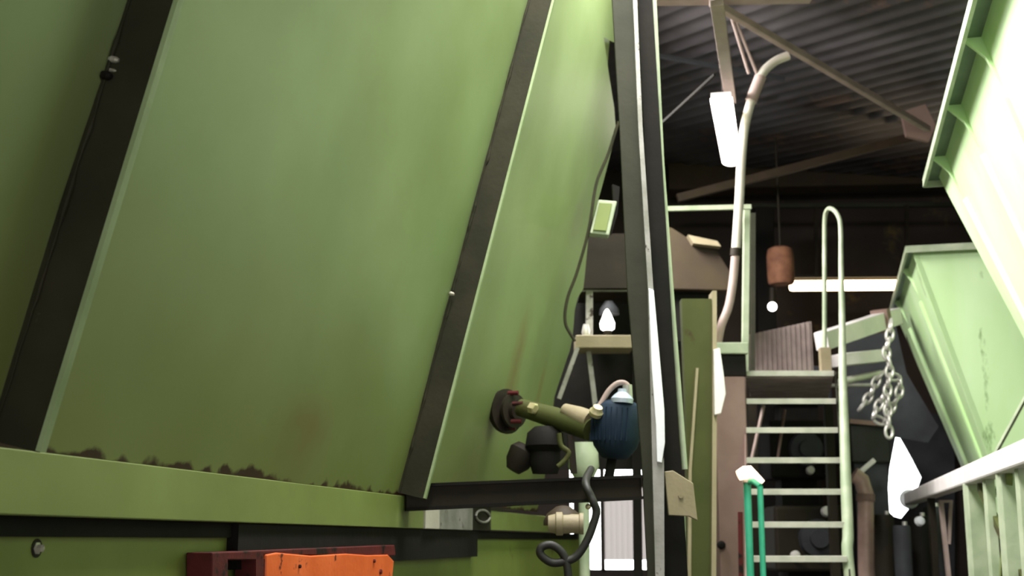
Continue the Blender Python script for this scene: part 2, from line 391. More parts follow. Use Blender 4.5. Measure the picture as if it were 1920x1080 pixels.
# orange bearing block with maroon frame
obx = thing('bearing_block', 'orange chipped steel block in a maroon frame, below the green rail at the bottom edge', 'machine part', hitp(560, 1070, B0, nA))
lowB = B0 - nA * .0
def fx(x, y, q): return hitp(x, y, B0 + nA * q, nA)
def face_poly(pts, q, th): return MB().poly_prism([fx(x, y, q) for x, y in pts], -nA * th)
link_mesh('block', face_poly([(500, 1040), (520, 1036), (585, 1042), (650, 1038), (690, 1041), (728, 1040), (739, 1052), (728, 1160), (498, 1160)], .035, .05), M['orange'], obx, bevel=.004)
link_mesh('frame', face_poly([(398, 1036), (740, 1022), (742, 1042), (495, 1040), (495, 1050), (428, 1050), (428, 1150), (398, 1150)], .03, .07), M['maroon'], obx, bevel=.003)
link_mesh('frame_strut', face_poly([(480, 1048), (500, 1048), (500, 1150), (480, 1150)], .03, .06), M['maroon'], obx)
for (x, y, r) in ((560, 1062, .006), (700, 1052, .007), (712, 1072, .010)):
    link_mesh('bolt', MB().lathe(fx(x, y, .034), nA, [(0, r), (.006, r), (.008, r * .6)], 6), M['maroon'], obx)

# ================================================================== BEAM, COLUMN
bmr = thing('dark_cross_beam', 'dark rusty horizontal beam running from the green rail to the steel column', 'beam', at(1190, 912, 5.25))
p0 = at(760, 934, 5.1); p1 = at(1200, 914, 5.25)
link_mesh('web', MB().bar(p0, p1, .05, px(46, 5.1)), M['dark'], bmr, bevel=.004)
link_mesh('flange', MB().bar(p0 + V((0, 0, px(22, 5.1))), p1 + V((0, 0, px(20, 5.1))), .11, .012), M['black'], bmr)
link_mesh('flange', MB().bar(p0 - V((0, 0, px(21, 5.1))), p1 - V((0, 0, px(20, 5.1))), .11, .012), M['black'], bmr)

def vstrip(pl, Y, depth, extend=True):
    """upright bar given by (y, x_left, x_right) rows; prolonged to floor and roof along its own lean"""
    rows = [(at(xl, y, Y), at(xr, y, Y)) for y, xl, xr in pl]
    l = [r[0] for r in rows]; r_ = [r[1] for r in rows]
    if extend:
        def go(p, q, z): t = (z - p.z) / (q.z - p.z); return p + (q - p) * t
        zr = roof_z(l[0].x, l[0].y) - .07
        l = [go(l[0], l[-1], zr)] + l[1:] + [go(l[-2] if len(l) > 2 else l[0], l[-1], 0)]
        r_ = [go(r_[0], r_[-1], zr)] + r_[1:] + [go(r_[-2] if len(r_) > 2 else r_[0], r_[-1], 0)]
    m = MB(); b = m.b; d = V((0, depth, 0))
    A = [b.verts.new(p) for p in l]; B = [b.verts.new(p) for p in r_]; A2 = [b.verts.new(p + d) for p in l]; B2 = [b.verts.new(p + d) for p in r_]
    for i in range(len(l) - 1):
        b.faces.new((A[i], A[i + 1], B[i + 1], B[i])); b.faces.new((A2[i], B2[i], B2[i + 1], A2[i + 1]))
        b.faces.new((A[i], A2[i], A2[i + 1], A[i + 1])); b.faces.new((B[i], B[i + 1], B2[i + 1], B2[i]))
    b.faces.new((A[0], B[0], B2[0], A2[0])); b.faces.new((A[-1], A2[-1], B2[-1], B[-1]))
    return m
col = thing('steel_column', 'tall dark steel column with a pale lit edge in the middle, standing on the floor', 'column', at(1220, 1080, 5.2))
link_mesh('flange', vstrip([(0, 1148, 1189), (240, 1162, 1200), (540, 1176, 1217), (860, 1203, 1224), (1080, 1214, 1228)], 5.2, .02), M['col'], col, bevel=.003)
link_mesh('lit_flange', vstrip([(0, 1186, 1196), (240, 1197, 1205), (540, 1215, 1225), (860, 1223, 1245), (1080, 1229, 1246)], 5.17, .16), M['greysteel'], col, bevel=.003)  # lighter steel colour stands for the light on this edge
link_mesh('edge_light_strip', px_plate([(1216, 540), (1226, 544), (1231, 600), (1239, 690), (1246, 770), (1247, 830), (1241, 868), (1232, 866), (1230, 800), (1222, 690)], 5.155, .02), M['bright_white'], col, bevel=.003)  # white streak painted in as the brightest lit part of the edge
link_mesh('web', vstrip([(0, 1194, 1224), (540, 1222, 1256), (1080, 1240, 1290)], 5.32, .012), M['black'], col)
# the second upright: pale tube behind / beside
tb = thing('pale_upright_tube', 'slim pale leaning tube right of the steel column, greenish at its top', 'tube', at(1280, 1080, 5.42))
link_mesh('tube', MB().tube([at(1221, -60, 5.42), at(1226, 0, 5.42), at(1240, 300, 5.42), at(1262, 600, 5.42), at(1284, 880, 5.42)], .0125, 14), M['palegreen'], tb, smooth=True)
link_mesh('lower_tube', MB().tube([at(1274, 930, 5.42), at(1276, 1080, 5.42), V((at(1276, 1080, 5.42).x + .02, 5.42, 0))], .024, 14), M['palegreen'], tb, smooth=True)
link_mesh('clamp_plate', px_plate([(1246, 884), (1262, 882), (1300, 906), (1308, 976), (1292, 968), (1254, 966)], 5.2, .03), M['tan'], tb, bevel=.003)
link_mesh('bolt', MB().lathe(at(1276, 930, 5.2) , (0, -1, 0), [(0, .01), (.008, .01)], 6), M['tan'], tb)
# greenish flange behind the column
o = link_mesh('angle_post', vstrip([(0, 1212, 1224), (540, 1240, 1252), (1080, 1262, 1276)], 5.6, .05), M['olive'])
tag(o, 'narrow olive angle post in the dark gap behind the column', 'post')

# olive post right
op = thing('olive_machine_post', 'broad olive green post with a pale right edge, left of the brown cabinet', 'post', at(1320, 1080, 7.6))
def topped(pl, Y, depth):
    rows = [(at(xl, y, Y), at(xr, y, Y)) for y, xl, xr in pl]
    l = [r[0] for r in rows]; r_ = [r[1] for r in rows]
    l.append(V((l[-1].x, Y, 0))); r_.append(V((r_[-1].x, Y, 0)))
    m = MB(); m.poly_prism(l + list(reversed(r_)), (0, depth, 0)); return m
link_mesh('face', topped([(560, 1278, 1342), (760, 1286, 1342), (1080, 1292, 1342)], 7.6, .1), M['olive'], op)
link_mesh('left_edge', topped([(690, 1305, 1310), (880, 1292, 1297), (1080, 1290, 1296)], 7.57, .03), M['tan'], op)
link_mesh('right_edge', topped([(545, 1336, 1344), (760, 1336, 1344), (1080, 1334, 1343)], 7.57, .15), M['tan'], op)
link_mesh('lit_edge_streak', px_plate([(1338, 655), (1350, 652), (1357, 700), (1361, 738), (1352, 775), (1340, 778)], 7.54, .04), M['white'], op, bevel=.004)  # white patch painted in as a brightly lit edge

# mustard hood
hd = thing('rusty_conveyor_hood', 'rusty mustard sheet-metal hood on dark legs between column and curved pipe', 'hood', V((at(1310, 600, 10.6).x, 10.9, 0)))
link_mesh('hood', px_plate([(1240, 420), (1262, 428), (1300, 452), (1345, 470), (1376, 520), (1372, 545), (1236, 542)], 10.6, .7), M['mustard'], hd, bevel=.01)
link_mesh('skirt', px_plate([(1246, 543), (1345, 543), (1338, 640), (1262, 640)], 10.7, .5), M['black'], hd)
for x in (1262, 1330):
    q = at(x, 640, 10.75); link_mesh('leg', MB().bar(q, (q.x, q.y, 0), .06, .06), M['dark'], hd)
o = link_mesh('small_bracket', px_plate([(1290, 440), (1345, 452), (1352, 462), (1300, 456)], 10.5, .1), M['tan']); tag(o, 'small tan bracket lying on the mustard hood', 'bracket')
# brown cabinet
cb = thing('brown_cabinet', 'tall dusty pink-brown steel cabinet beside the steps, dark box on top', 'cabinet', V((at(1375, 1000, 9.25).x, 9.25, 0)))
q0 = at(1340, 706, 9.25); q1 = at(1397, 706, 9.25)
link_mesh('body', MB().box((q0.x, 9.25, 0), (q1.x, 9.5, q0.z)), M['pinkbrown'], cb, bevel=.008)
q = at(1352, 1022, 9.25); link_mesh('knob', MB().lathe(q, (0, -1, 0), [(0, .03), (.02, .03), (.03, .015)], 14), M['black'], cb)
q0b = at(1340, 664, 9.25)
dbx = link_mesh('dark_box', MB().box((at(1354, 700, 9.25).x, 9.25, q0.z), (at(1400, 700, 9.25).x, 9.48, q0b.z)), M['black'], bevel=.008); tag(dbx, 'small black box on top of the brown cabinet under a pale green ledge', 'box')
lg = thing('pale_green_ledge', 'short pale green ledge above the black box beside the guard post', 'ledge', at(1370, 655, 9.9))
link_mesh('shelf', MB().box((at(1340, 662, 9.25).x, 9.22, q0b.z), (at(1402, 645, 9.25).x, 9.5, at(1340, 643, 9.25).z)), M['palegreen'], lg, bevel=.006)

# ================================================================== MID-LEFT MACHINE BEHIND THE PLATE
mm = thing('dark_control_frame', 'dark machine frame with a beige shelf behind the green plate, seen left of column', 'machine', V((at(1130, 900, 9.2).x, 9.3, 0)))
link_mesh('hood', px_plate([(1098, 448), (1115, 438), (1250, 438), (1250, 540), (1090, 540)], 9.1, .6), M['dark'], mm)
link_mesh('back_panel', px_plate([(1070, 540), (1250, 540), (1250, 880), (1030, 880), (1045, 700)], 9.75, .05), M['black'], mm)
link_mesh('window_frame', MB().bar(at(1085, 543, 9.2), at(1230, 543, 9.2), .04, .03).bar(at(1105, 545, 9.2), at(1105, 632, 9.2), .05, .05), M['greysteel'], mm)
link_mesh('shelf', MB().bar(at(1078, 646, 9.15), at(1184, 646, 9.15), .3, px(24, 9.15)), M['tan'], mm, bevel=.005)
link_mesh('strut', MB().bar(at(1103, 655, 9.2), at(1118, 775, 9.2), .035, .035), M['greysteel'], mm)
link_mesh('side_angle', MB().bar(at(1083, 652, 9.0), at(1048, 748, 9.0), .03, .03), M['greysteel'], mm)
q = at(1190, 860, 9.3); link_mesh('leg', MB().bar(V((q.x, q.y, 0)), at(1190, 545, 9.3), .06, .06), M['black'], mm)
lp = thing('work_lamp', 'small glaring white work lamp standing on the beige shelf', 'lamp', at(1137, 634, 9.1))
link_mesh('bulb', MB().lathe(at(1139, 622, 9.1), (0, 0, 1), [(0, .02), (.02, .05), (.06, .055), (.11, .035), (.15, .02), (.17, .005)], 16), M['bulb'], lp, smooth=True)
link_mesh('socket', MB().cyl(at(1139, 634, 9.1), at(1139, 620, 9.1), .03), M['dark'], lp)
link_mesh('hood', MB().lathe(at(1142, 590, 9.16), (0, 0, 1), [(0, .075), (.04, .07), (.1, .03)], 18), M['charcoal'], lp, smooth=True)
o = link_mesh('glass_jar', MB().lathe(at(1099, 634, 9.1), (0, 0, 1), [(0, .03), (.05, .032), (.08, .025), (.1, .02)], 14), M['steel'], smooth=True); tag(o, 'small pale jar on the beige shelf left of the work lamp', 'jar')
# junction box + conduit on the plate edge
jb = thing('junction_box', 'light green junction box with a cable at the upper edge of the green plate', 'junction box', at(1130, 410, 7.0))
link_mesh('box', px_plate([(1122, 374), (1157, 377), (1142, 441), (1106, 437)], 7.0, .09), M['palegreen'], jb, bevel=.006)
link_mesh('lid', px_plate([(1124, 379), (1148, 381), (1137, 433), (1112, 431)], 6.985, .014), M['green'], jb, bevel=.003)
link_mesh('bracket', px_plate([(1148, 345), (1162, 350), (1158, 400), (1146, 440), (1150, 380)], 7.03, .06), M['black'], jb)
link_mesh('conduit', MB().tube(smooth_path([at(1160, 228, 7.2), at(1140, 290, 7.2), at(1118, 345, 7.15), at(1104, 430, 7.1), at(1082, 510, 7.1), at(1064, 560, 7.1), at(1060, 605, 7.1), at(1078, 640, 7.1)]), .009, 8), M['fin'], jb)

# ================================================================== VALVE ACTUATOR
YV = 5.9
va = thing('valve_actuator', 'dark blue motorised valve actuator with olive pipe bolted to the green plate', 'valve', at(960, 770, 6.2))
ax = (at(1110, 803, YV) - at(985, 768, 6.15)).normalized()
link_mesh('flange', MB().lathe(at(944, 772, 6.25), (at(985, 768, 6.15) - at(944, 772, 6.25)), [(0, .105), (.018, .11), (.03, .11), (.032, .06), (.06, .055), (.062, .085), (.078, .085), (.08, .05), (.1, .048)], 24), M['dark'], va, smooth=True)
for k in range(6):
    t = k * math.pi / 3 + .3
    c = at(950, 770, 6.2) + V((0, 0, .085 * math.sin(t))) + V((.03 * math.cos(t), -.08 * math.cos(t), 0))
    link_mesh('flange_bolt', MB().cyl(c, c + V((.05, -.015, 0)), .011, 8), M['maroon'], va)
link_mesh('pipe', MB().tube([at(975, 764, 6.15), at(1040, 783, 6.05), at(1108, 806, YV)], [.042, .05, .052], 20), M['olive'], va, smooth=True)
link_mesh('nut', MB().lathe(at(994, 764, 6.05), ax, [(0, .02), (.004, .028), (.03, .028), (.034, .02)], 6), M['brass'], va)
link_mesh('gearbox', MB().tube([at(1058, 768, 6.0), at(1085, 780, 5.95), at(1108, 790, 5.9)], [.03, .045, .05], 16), M['tan'], va, smooth=True)
link_mesh('fitting', MB().lathe(at(1116, 778, 5.82), (0.2, -.5, .6), [(0, .03), (.02, .033), (.03, .025), (.045, .022)], 14), M['brass'], va, smooth=True)
mdir = (at(1152, 864, YV) - at(1158, 748, YV)).normalized()
mt = link_mesh('motor', MB().lathe(at(1158, 752, YV), mdir, [(0, .07), (.01, .095), (.03, .112), (.10, .118), (.17, .112), (.21, .10), (.24, .078), (.262, .06), (.268, .04)], 28), M['blue'], va, smooth=True)
for k in range(14):
    t = math.pi * (.6 + k * .9 / 13) + .35
    sd = V((math.cos(t), math.sin(t), 0)); sd = (sd - mdir * sd.dot(mdir)).normalized()
    c0 = at(1158, 752, YV) + mdir * .04 + sd * .114; c1 = at(1158, 752, YV) + mdir * .19 + sd * .112
    link_mesh('cooling_rib', MB().bar(c0, c1, .004, .014, up=sd), M['blue'], mt)
link_mesh('cap', MB().lathe(at(1166, 756, YV - .07), -mdir, [(0, .05), (.02, .052), (.035, .04), (.05, .022), (.065, .02)], 18), M['silver'], va, smooth=True)
link_mesh('stem', MB().cyl(at(1148, 858, YV), at(1140, 905, YV), .022), M['black'], va)
cd = link_mesh('conduit', MB().tube(smooth_path([at(1112, 775, 5.84), at(1126, 758, 5.84), at(1142, 732, 5.84), at(1160, 718, 5.84), at(1176, 722, 5.84), at(1181, 745, 5.84)]), .0125, 12), M['beam'], va, smooth=True)
link_mesh('conduit_gland', MB().cyl(at(1176, 722, 5.84), at(1178, 752, 5.84), .022), M['steel'], cd)
# lower bodies below the pipe
pv = thing('diaphragm_valve', 'grimy black valve body hanging under the olive pipe above the dark beam', 'valve', at(1020, 890, 6.0))
link_mesh('body', MB().lathe(at(1022, 800, 6.05), (0, 0, -1), [(0, .05), (.03, .085), (.09, .095), (.12, .07), (.17, .075), (.22, .06)], 22), M['black'], pv, smooth=True)
link_mesh('bonnet', MB().lathe(at(988, 838, 6.1), (-.6, -.1, -1), [(0, .05), (.03, .07), (.09, .06), (.13, .035)], 18), M['dark'], pv, smooth=True)
link_mesh('handle', MB().tube(smooth_path([at(1048, 812, 5.85), at(1052, 835, 5.85), at(1066, 848, 5.85), at(1060, 862, 5.85), at(1046, 875, 5.85)]), .012, 10), M['olive'], pv, smooth=True)
link_mesh('yoke', MB().bar(at(1070, 815, 5.95), at(1076, 888, 5.95), .03, .03), M['dark'], pv)
o = link_mesh('green_drip_cup', MB().lathe(at(1094, 830, 7.5), (0, 0, -1), [(0, .07), (.06, .085), (.14, .09), (.2, .06)], 20), M['palegreen'], smooth=True); tag(o, 'pale green round cover in the light below the blue actuator', 'cover')
q = at(1094, 890, 7.5); link_mesh('stalk', MB().cyl(V((q.x, q.y, 0)), at(1094, 880, 7.5), .03), M['palegreen'], o)
# black cable with loop
cbk = link_mesh('black_cable', MB().tube(smooth_path([at(1108, 880, 5.3), at(1098, 905, 5.0), at(1110, 935, 4.95), at(1118, 958, 4.95), at(1112, 985, 4.95), at(1100, 1015, 4.95), at(1082, 1042, 4.95), at(1062, 1052, 4.95), at(1035, 1055, 4.95), at(1014, 1040, 4.95), at(1016, 1026, 4.95), at(1034, 1022, 4.95), at(1052, 1034, 4.95), at(1062, 1055, 4.95), at(1066, 1090, 4.95), at(1066, 1150, 4.95)]), [.016] * 200, 10), M['cable'], smooth=True)
tag(cbk, 'black rubber cable hanging from the dark beam and curling into a loop', 'cable')
cl = thing('cable_clamp', 'greenish clamp coupling with round brown dome at the end of the rail', 'clamp', hitp(1055, 980, B0, nA))
pd = hitp(1056, 968, B0, nA) - V((0, .4, 0))
pd = at(1056, 972, 5.6)
link_mesh('dome', MB().lathe(pd - V((0, .0, .03)), (0, 0, 1), [(0, .085), (.02, .085), (.05, .07), (.08, .03), (.085, .01)], 20), M['mustard'], cl, smooth=True)
link_mesh('body', MB().lathe(at(1028, 982, 5.55), (1, -.05, 0), [(0, .035), (.03, .042), (.035, .05), (.06, .05), (.065, .042), (.13, .04), (.135, .046), (.15, .046)], 18), M['tan'], cl, smooth=True)
link_mesh('bolt', MB().ball(at(1103, 950, 5.2), .012), M['brass'], cl, smooth=True)

# ================================================================== ROOF STEEL
o = thing('roof_tie_beam', 'pale pinkish roof beam crossing horizontally at the top edge', 'beam', at(1360, 2, 8.4))
link_mesh('beam', MB().bar(at(1215, 4, 8.4) - V((2.5, 0, 0)), at(1520, -10, 8.5), .1, px(28, 8.4)), M['beam'], o, bevel=.004)
raf = link_mesh('diagonal_rafter', MB().bar(at(1335, 4, 8.35), at(1740, 242, 11.2), .05, .055), M['beam'], bevel=.004); tag(raf, 'long pinkish diagonal rafter under the roof from the top beam to right', 'rafter')
tray = link_mesh('lamp_rail', MB().bar(hz(1344, 5, 4.98), hz(1370, 190, 4.98), .085, .04), M['beam'], bevel=.003); tag(tray, 'short pinkish rail under the roof leading to the fluorescent lamp', 'rail')
fl = thing('fluorescent_lamp', 'glowing white fluorescent lamp below the roof beside the curved pipe', 'lamp', hz(1362, 240, 4.82))
A = hz(1352, 182, 4.82); Bp = hz(1372, 302, 4.82)
t_ = (Bp - A).normalized(); sd = t_.cross(V((0, 0, 1))).normalized()
db = MB()
seg = 10; prof = []
for k in range(seg + 1):
    t = math.pi * k / seg; prof.append(sd * (-.085 * math.cos(t)) + V((0, 0, -.05 * math.sin(t))))
db.poly_prism([A + q for q in prof], Bp - A)
link_mesh('diffuser', db, M['lit'], fl, smooth=True, bevel=.02)
link_mesh('housing', MB().bar(A + V((0, 0, .02)), Bp + V((0, 0, .02)), .15, .035), M['white'], fl)
for e in (A + t_ * .25, Bp - t_ * .25): link_mesh('hanger', MB().cyl(e + V((0, 0, .03)), V((e.x, e.y, roof_z(e.x, e.y) - .02)), .006, 6), M['dark'], fl)
pi_ = thing('curved_pipe', 'cream curved pipe sweeping down from the diagonal rafter past the lamp', 'pipe', at(1372, 600, 9.4))
pth = smooth_path([at(1478, 104, 9.4), at(1452, 116, 9.4), at(1428, 140, 9.4), at(1410, 185, 9.4), at(1396, 240, 9.4), at(1390, 300, 9.4), at(1386, 380, 9.4), at(1380, 468, 9.4)])
link_mesh('upper_pipe', MB().tube(pth, px(9, 9.4), 16), M['pale'], pi_, smooth=True)
link_mesh('lower_pipe', MB().tube(smooth_path([at(1379, 478, 9.4), at(1374, 530, 9.4), at(1366, 575, 9.4), at(1352, 612, 9.4), at(1345, 650, 9.5)]), px(8, 9.4), 14), M['beam'], pi_, smooth=True)
link_mesh('joint_collar', MB().cyl(at(1380, 466, 9.4), at(1379, 480, 9.4), px(10.5, 9.4)), M['dark'], pi_)
link_mesh('bend_collar', MB().cyl(at(1426, 144, 9.4), at(1408, 190, 9.4), px(11.5, 9.4)), M['beam'], pi_)
grp = 'thin tie rods over the curved pipe'
for (x0, y0, x1, y1, lb) in ((1376, 50, 1420, 140, 'thin pale tie rod from the top beam to the pipe bend, nearer the rafter'), (1372, 55, 1404, 138, 'thin dull tie rod from the top beam to the pipe bend, nearer the lamp rail')):
    tag(link_mesh('tie_rod', MB().cyl(at(x0, y0 - 20, 9.2), at(x1, y1, 9.4), px(3.2, 9.3), 8), M['beam']), lb, 'rod', grp)
tag(link_mesh('brace_bar', MB().bar(at(1200, 98, 10.3), at(1470, 148, 10.6), .03, .035), M['charcoal']), 'faint grey bar crossing level behind the lamp rail', 'bar')
tag(link_mesh('brace_bar', MB().bar(at(1210, 260, 10.0), at(1340, 140, 9.2), .02, .02), M['black']), 'dark oblique brace rising to the right behind the lamp rail', 'bar')
tag(link_mesh('brace_bar', MB().bar(at(1270, 372, 12.6), at(1745, 248, 12.6), .07, .08), M['mustard']), 'long dull brown brace sloping up to the right under the roof', 'bar')
tag(link_mesh('brace_bar', MB().bar(at(1560, 175, 13.5), at(1700, 208, 13.5), .03, .03), M['dark']), 'small dark strut below the rafter near the brown gusset', 'bar')
tag(link_mesh('gusset_plate', px_plate([(1690, 210), (1735, 195), (1755, 235), (1742, 265), (1700, 255)], 11.3, .05), M['pinkbrown']), 'brown gusset plate where the rafter meets the hopper rim', 'plate')
tag(link_mesh('wall_girt', MB().bar(at(1240, 388, 14.9), at(1800, 384, 14.9), .06, px(8, 14.9)), M['col']), 'level grey rail running across below the roof behind the steps', 'rail')
tag(link_mesh('roof_duct', MB().bar(at(1250, 330, 15.4), at(1790, 318, 15.4), .4, px(70, 15.4)), M['mustard']), 'dull brown duct running level under the far roof', 'duct')
tag(link_mesh('inner_hand_rail', MB().bar(at(1240, 392, 9.6), at(1408, 388, 9.6), .03, px(9, 9.6)), M['palegreen']), 'pale level hand rail between the leaning tube and the guard post', 'rail')
# dark stanchion and rusty tank
o = link_mesh('black_stanchion', MB().bar(at(1430, 392, 14.4), V((at(1430, 640, 14.4).x, 14.4, 0)), .21, .21), M['black'], bevel=.01); tag(o, 'black square stanchion behind the landing left of the rusty tank', 'post')
rt = thing('rusty_tank', 'small orange rusty tank hanging behind the landing', 'tank', at(1463, 532, 13))
link_mesh('shell', MB().lathe(at(1465, 533, 13), (0, 0, 1), [(0, .12), (.02, .135), (.1, .14), (.3, .14), (.37, .125), (.39, .09)], 22), M['rust'], rt, smooth=True)
link_mesh('hanger', MB().cyl(at(1463, 470, 13), V((at(1463, 470, 13).x, 13, roof_z(3, 13) - .1)), .012, 8), M['dark'], rt)
ft = thing('far_tube_lamp', 'long warm glowing tube lamp far behind the hand rail loop', 'lamp', at(1590, 535, 14.5))
link_mesh('tube', MB().bar(at(1480, 536, 14.5), at(1740, 534, 14.5), .1, px(19, 14.5)), M['warm'], ft, bevel=.03)
link_mesh('reflector', MB().bar(at(1478, 523, 14.6), at(1742, 521, 14.6), .3, .03), M['dark'], ft)
link_mesh('bracket', MB().bar(at(1530, 520, 14.7), at(1530, 388, 14.8), .04, .04).bar(at(1700, 520, 14.7), at(1700, 384, 14.8), .04, .04), M['dark'], ft)
o = thing('round_bulb', 'tiny round white bulb left of the hand rail loop below the rusty tank', 'lamp', at(1448, 575, 13))
link_mesh('bulb', MB().ball(at(1448, 575, 13), px(9, 13)), M['bulb'], o, smooth=True)
link_mesh('holder', MB().cyl(at(1448, 568, 13.02), at(1448, 540, 13.02), .03, 12), M['dark'], o)

# ================================================================== STAIRS
ST = thing('steel_steps', 'steep open steel steps with pale treads climbing to the landing', 'stairs', V((at(1480, 1000, 8.5).x, 8.5, 0)))
Y0, rise, run = 9.5, .224, .15
zt0 = at(1480, 700, Y0).z
k = 0
xl = at(1399, 700, Y0).x; xr = at(1564, 700, Y0).x
SKX = .225                                                        # the steps run along the aisle, a little to the right of straight ahead
def skx(y): return (y - Y0) * SKX
while zt0 - k * rise > .1:
    z = zt0 - k * rise; y = Y0 - k * run; o_ = skx(y)
    tm = MB(); tm.poly_prism([(xl + o_, y, z + .02), (xl + o_, y, z - .02), (xl + o_, y + .02, z - .02), (xl + o_, y + .02, z + .006), (xl + o_ + .04, y + .2, z + .006), (xl + o_ + .04, y + .2, z + .02)], (xr - xl, 0, 0))
    link_mesh('tread', tm, M['tread'], ST, bevel=.002)
    k += 1
for x, nm in ((xl - .012, 'stringer'), (xr + .012, 'stringer')):
    ya = Y0 + .12; yb2 = Y0 + .12 - (zt0 / rise) * run
    link_mesh(nm, MB().bar((x + skx(ya), ya, zt0), (x + skx(yb2), yb2, 0), .012, .09, up=(0, 0, 1)), M['pinkbrown'] if x < xr else M['col'], ST)
# landing
ld = thing('landing_platform', 'dusty pinkish steel landing at the head of the steps with kick plate', 'platform', V(((xl + xr) / 2, 10, 0)))
link_mesh('deck', MB().poly_prism([(xl, Y0 + .03, zt0 - .03), (xr, Y0 + .03, zt0 - .03), (xr + .36, Y0 + 1.7, zt0 - .03), (xl + .36, Y0 + 1.7, zt0 - .03)], (0, 0, .04)), M['grating'], ld)
kp = MB(); nC = 26
zA, zB = zt0 + .01, at(1500, 605, Y0 + 1.7).z
for i in range(nC):
    x0 = xl + .33 + (xr - xl - .1) * i / nC; x1 = xl + .33 + (xr - xl - .1) * (i + 1) / nC
    kp.box((x0, Y0 + 1.6 + .012 * (i % 2), zA), (x1, Y0 + 1.66, zB - .12 * (1 - i / nC) ))
link_mesh('kick_plate', kp, M['grating'], ld)
for x in (xl, xr):
    link_mesh('leg', MB().bar((x + .31, Y0 + 1.5, 0), (x + .31, Y0 + 1.5, zt0 - .03), .07, .07), M['dark'], ld)
for (x, Yp, lb) in ((1402, 9.75, 'pale'),):
    pass
gp = thing('guard_post', 'grey-green landing guard post with top rail left of the steps', 'post', V((at(1402, 690, 9.7).x, 9.7, zt0)))
link_mesh('post', MB().bar(at(1400, 392, 9.7), V((at(1396, 690, 9.7).x, 9.7, zt0 + .01)), .05, .05), M['palegreen'], gp, bevel=.004)
link_mesh('post_back', MB().bar(at(1412, 400, 10.3), V((at(1410, 690, 10.3).x, 10.3, zt0 + .01)), .035, .035), M['col'], gp)
# right handrail loop
hl = thing('hand_rail_loop', 'pale green tubular hand rail looping up above the right side of the steps', 'hand rail', V((xr + .05, 8.3, 0)))
R1 = [at(1546, 655, 10.1), at(1546, 560, 10.1), at(1546, 450, 10.1), at(1547, 408, 10.05), at(1552, 393, 9.95), at(1560, 392, 9.85), at(1570, 402, 9.75), at(1576, 425, 9.7), at(1577, 500, 9.65), at(1579, 600, 9.5), at(1580, 700, 9.3), at(1583, 800, 9.1), at(1586, 900, 8.9), at(1590, 1000, 8.75), at(1593, 1080, 8.65)]
lastp = R1[-1]; R1.append(V((lastp.x + .02, lastp.y - .3, 0.0)))
pt = smooth_path(R1, 8); nfrac = len(pt)
rr = [(.018 if i < nfrac * .5 else .018 + .02 * min(1, (i - nfrac * .5) / (nfrac * .3))) for i in range(nfrac)]
link_mesh('tube', MB().tube(pt, rr, 14), M['palegreen'], hl, smooth=True)
link_mesh('foot', MB().box((R1[0].x - .04, R1[0].y - .04, zt0 + .01), (R1[0].x + .04, R1[0].y + .04, R1[0].z + .01)), M['tan'], hl)
# teal rails with lit lamp
for (x, wpx, lb) in ((1402, 14, 'outer'), (1426, 12, 'inner')):
    pass
tr = thing('teal_gate', 'teal green tubular gate hoop at the foot of the steps', 'gate', V((at(1412, 1080, 7.6).x, 7.6, 0)))
a0_, a1_ = at(1401, 905, 7.6), at(1425, 912, 7.5)
link_mesh('hoop', MB().tube([V((a0_.x - .0, 7.6, 0)), a0_], .022, 14), M['teal'], tr, smooth=True)
link_mesh('hoop', MB().tube([V((a1_.x + .0, 7.5, 0)), a1_ ], .017, 14), M['teal'], tr, smooth=True)
link_mesh('crossbar', MB().tube([a0_, (a0_ + a1_) / 2 + V((0, 0, .02)), a1_], .017, 12), M['teal'], tr, smooth=True)
tl = thing('amber_lamp', 'glowing pinkish-white lamp sitting on top of the teal gate', 'lamp', at(1400, 900, 7.6))
link_mesh('bulb', MB().tube([at(1384, 892, 7.55), at(1398, 886, 7.55), at(1404, 884, 7.55), at(1418, 893, 7.55), at(1431, 904, 7.55)], [.03, .04, .036, .02, .012], 14), M['amber'], tl, smooth=True)
link_mesh('base', MB().cyl(at(1401, 905, 7.6), at(1401, 893, 7.6), .03), M['steel'], tl)
ml = link_mesh('maroon_pipe', MB().cyl(at(1388, 960, 7.9), V((at(1380, 1080, 7.9).x, 7.9, 0)), .015, 10), M['maroon']); tag(ml, 'thin maroon pipe standing left of the teal gate', 'pipe')

# clutter glimpsed through the steps
CL = []
for (x, y, w_, h_, Yc, m, nm, lb, ct) in (
    (1500, 720, 120, 70, 13.4, 'charcoal', 'dark_gear_housing', 'dark gear housing seen behind the top two treads', 'machine'),
    (1500, 842, 110, 110, 12.2, 'black', 'black_cabinet', 'black cabinet seen between the middle treads', 'cabinet'),
    (1520, 1010, 130, 120, 11.6, 'dark', 'dark_pump', 'dark pump body seen between the lowest treads', 'pump')):
    c = at(x, y, Yc); hw = px(w_, Yc) / 2; hh = px(h_, Yc) / 2
    t = thing(nm, lb, ct, V((c.x, Yc, 0))); CL.append(t)
    link_mesh('body', MB().box((c.x - hw, Yc, c.z - hh), (c.x + hw, Yc + .5, c.z + hh)), M[m], t, bevel=.03)
    link_mesh('stand', MB().bar((c.x, Yc + .25, 0), (c.x, Yc + .25, c.z - hh), hw * 1.2, .3), M['black'], t)
    link_mesh('cover', MB().lathe((c.x + hw * .2, Yc, c.z), (0, -1, 0), [(0, hh * .6), (.05, hh * .55), (.06, hh * .3), (.1, hh * .28)], 20), M['charcoal'], t, smooth=True)
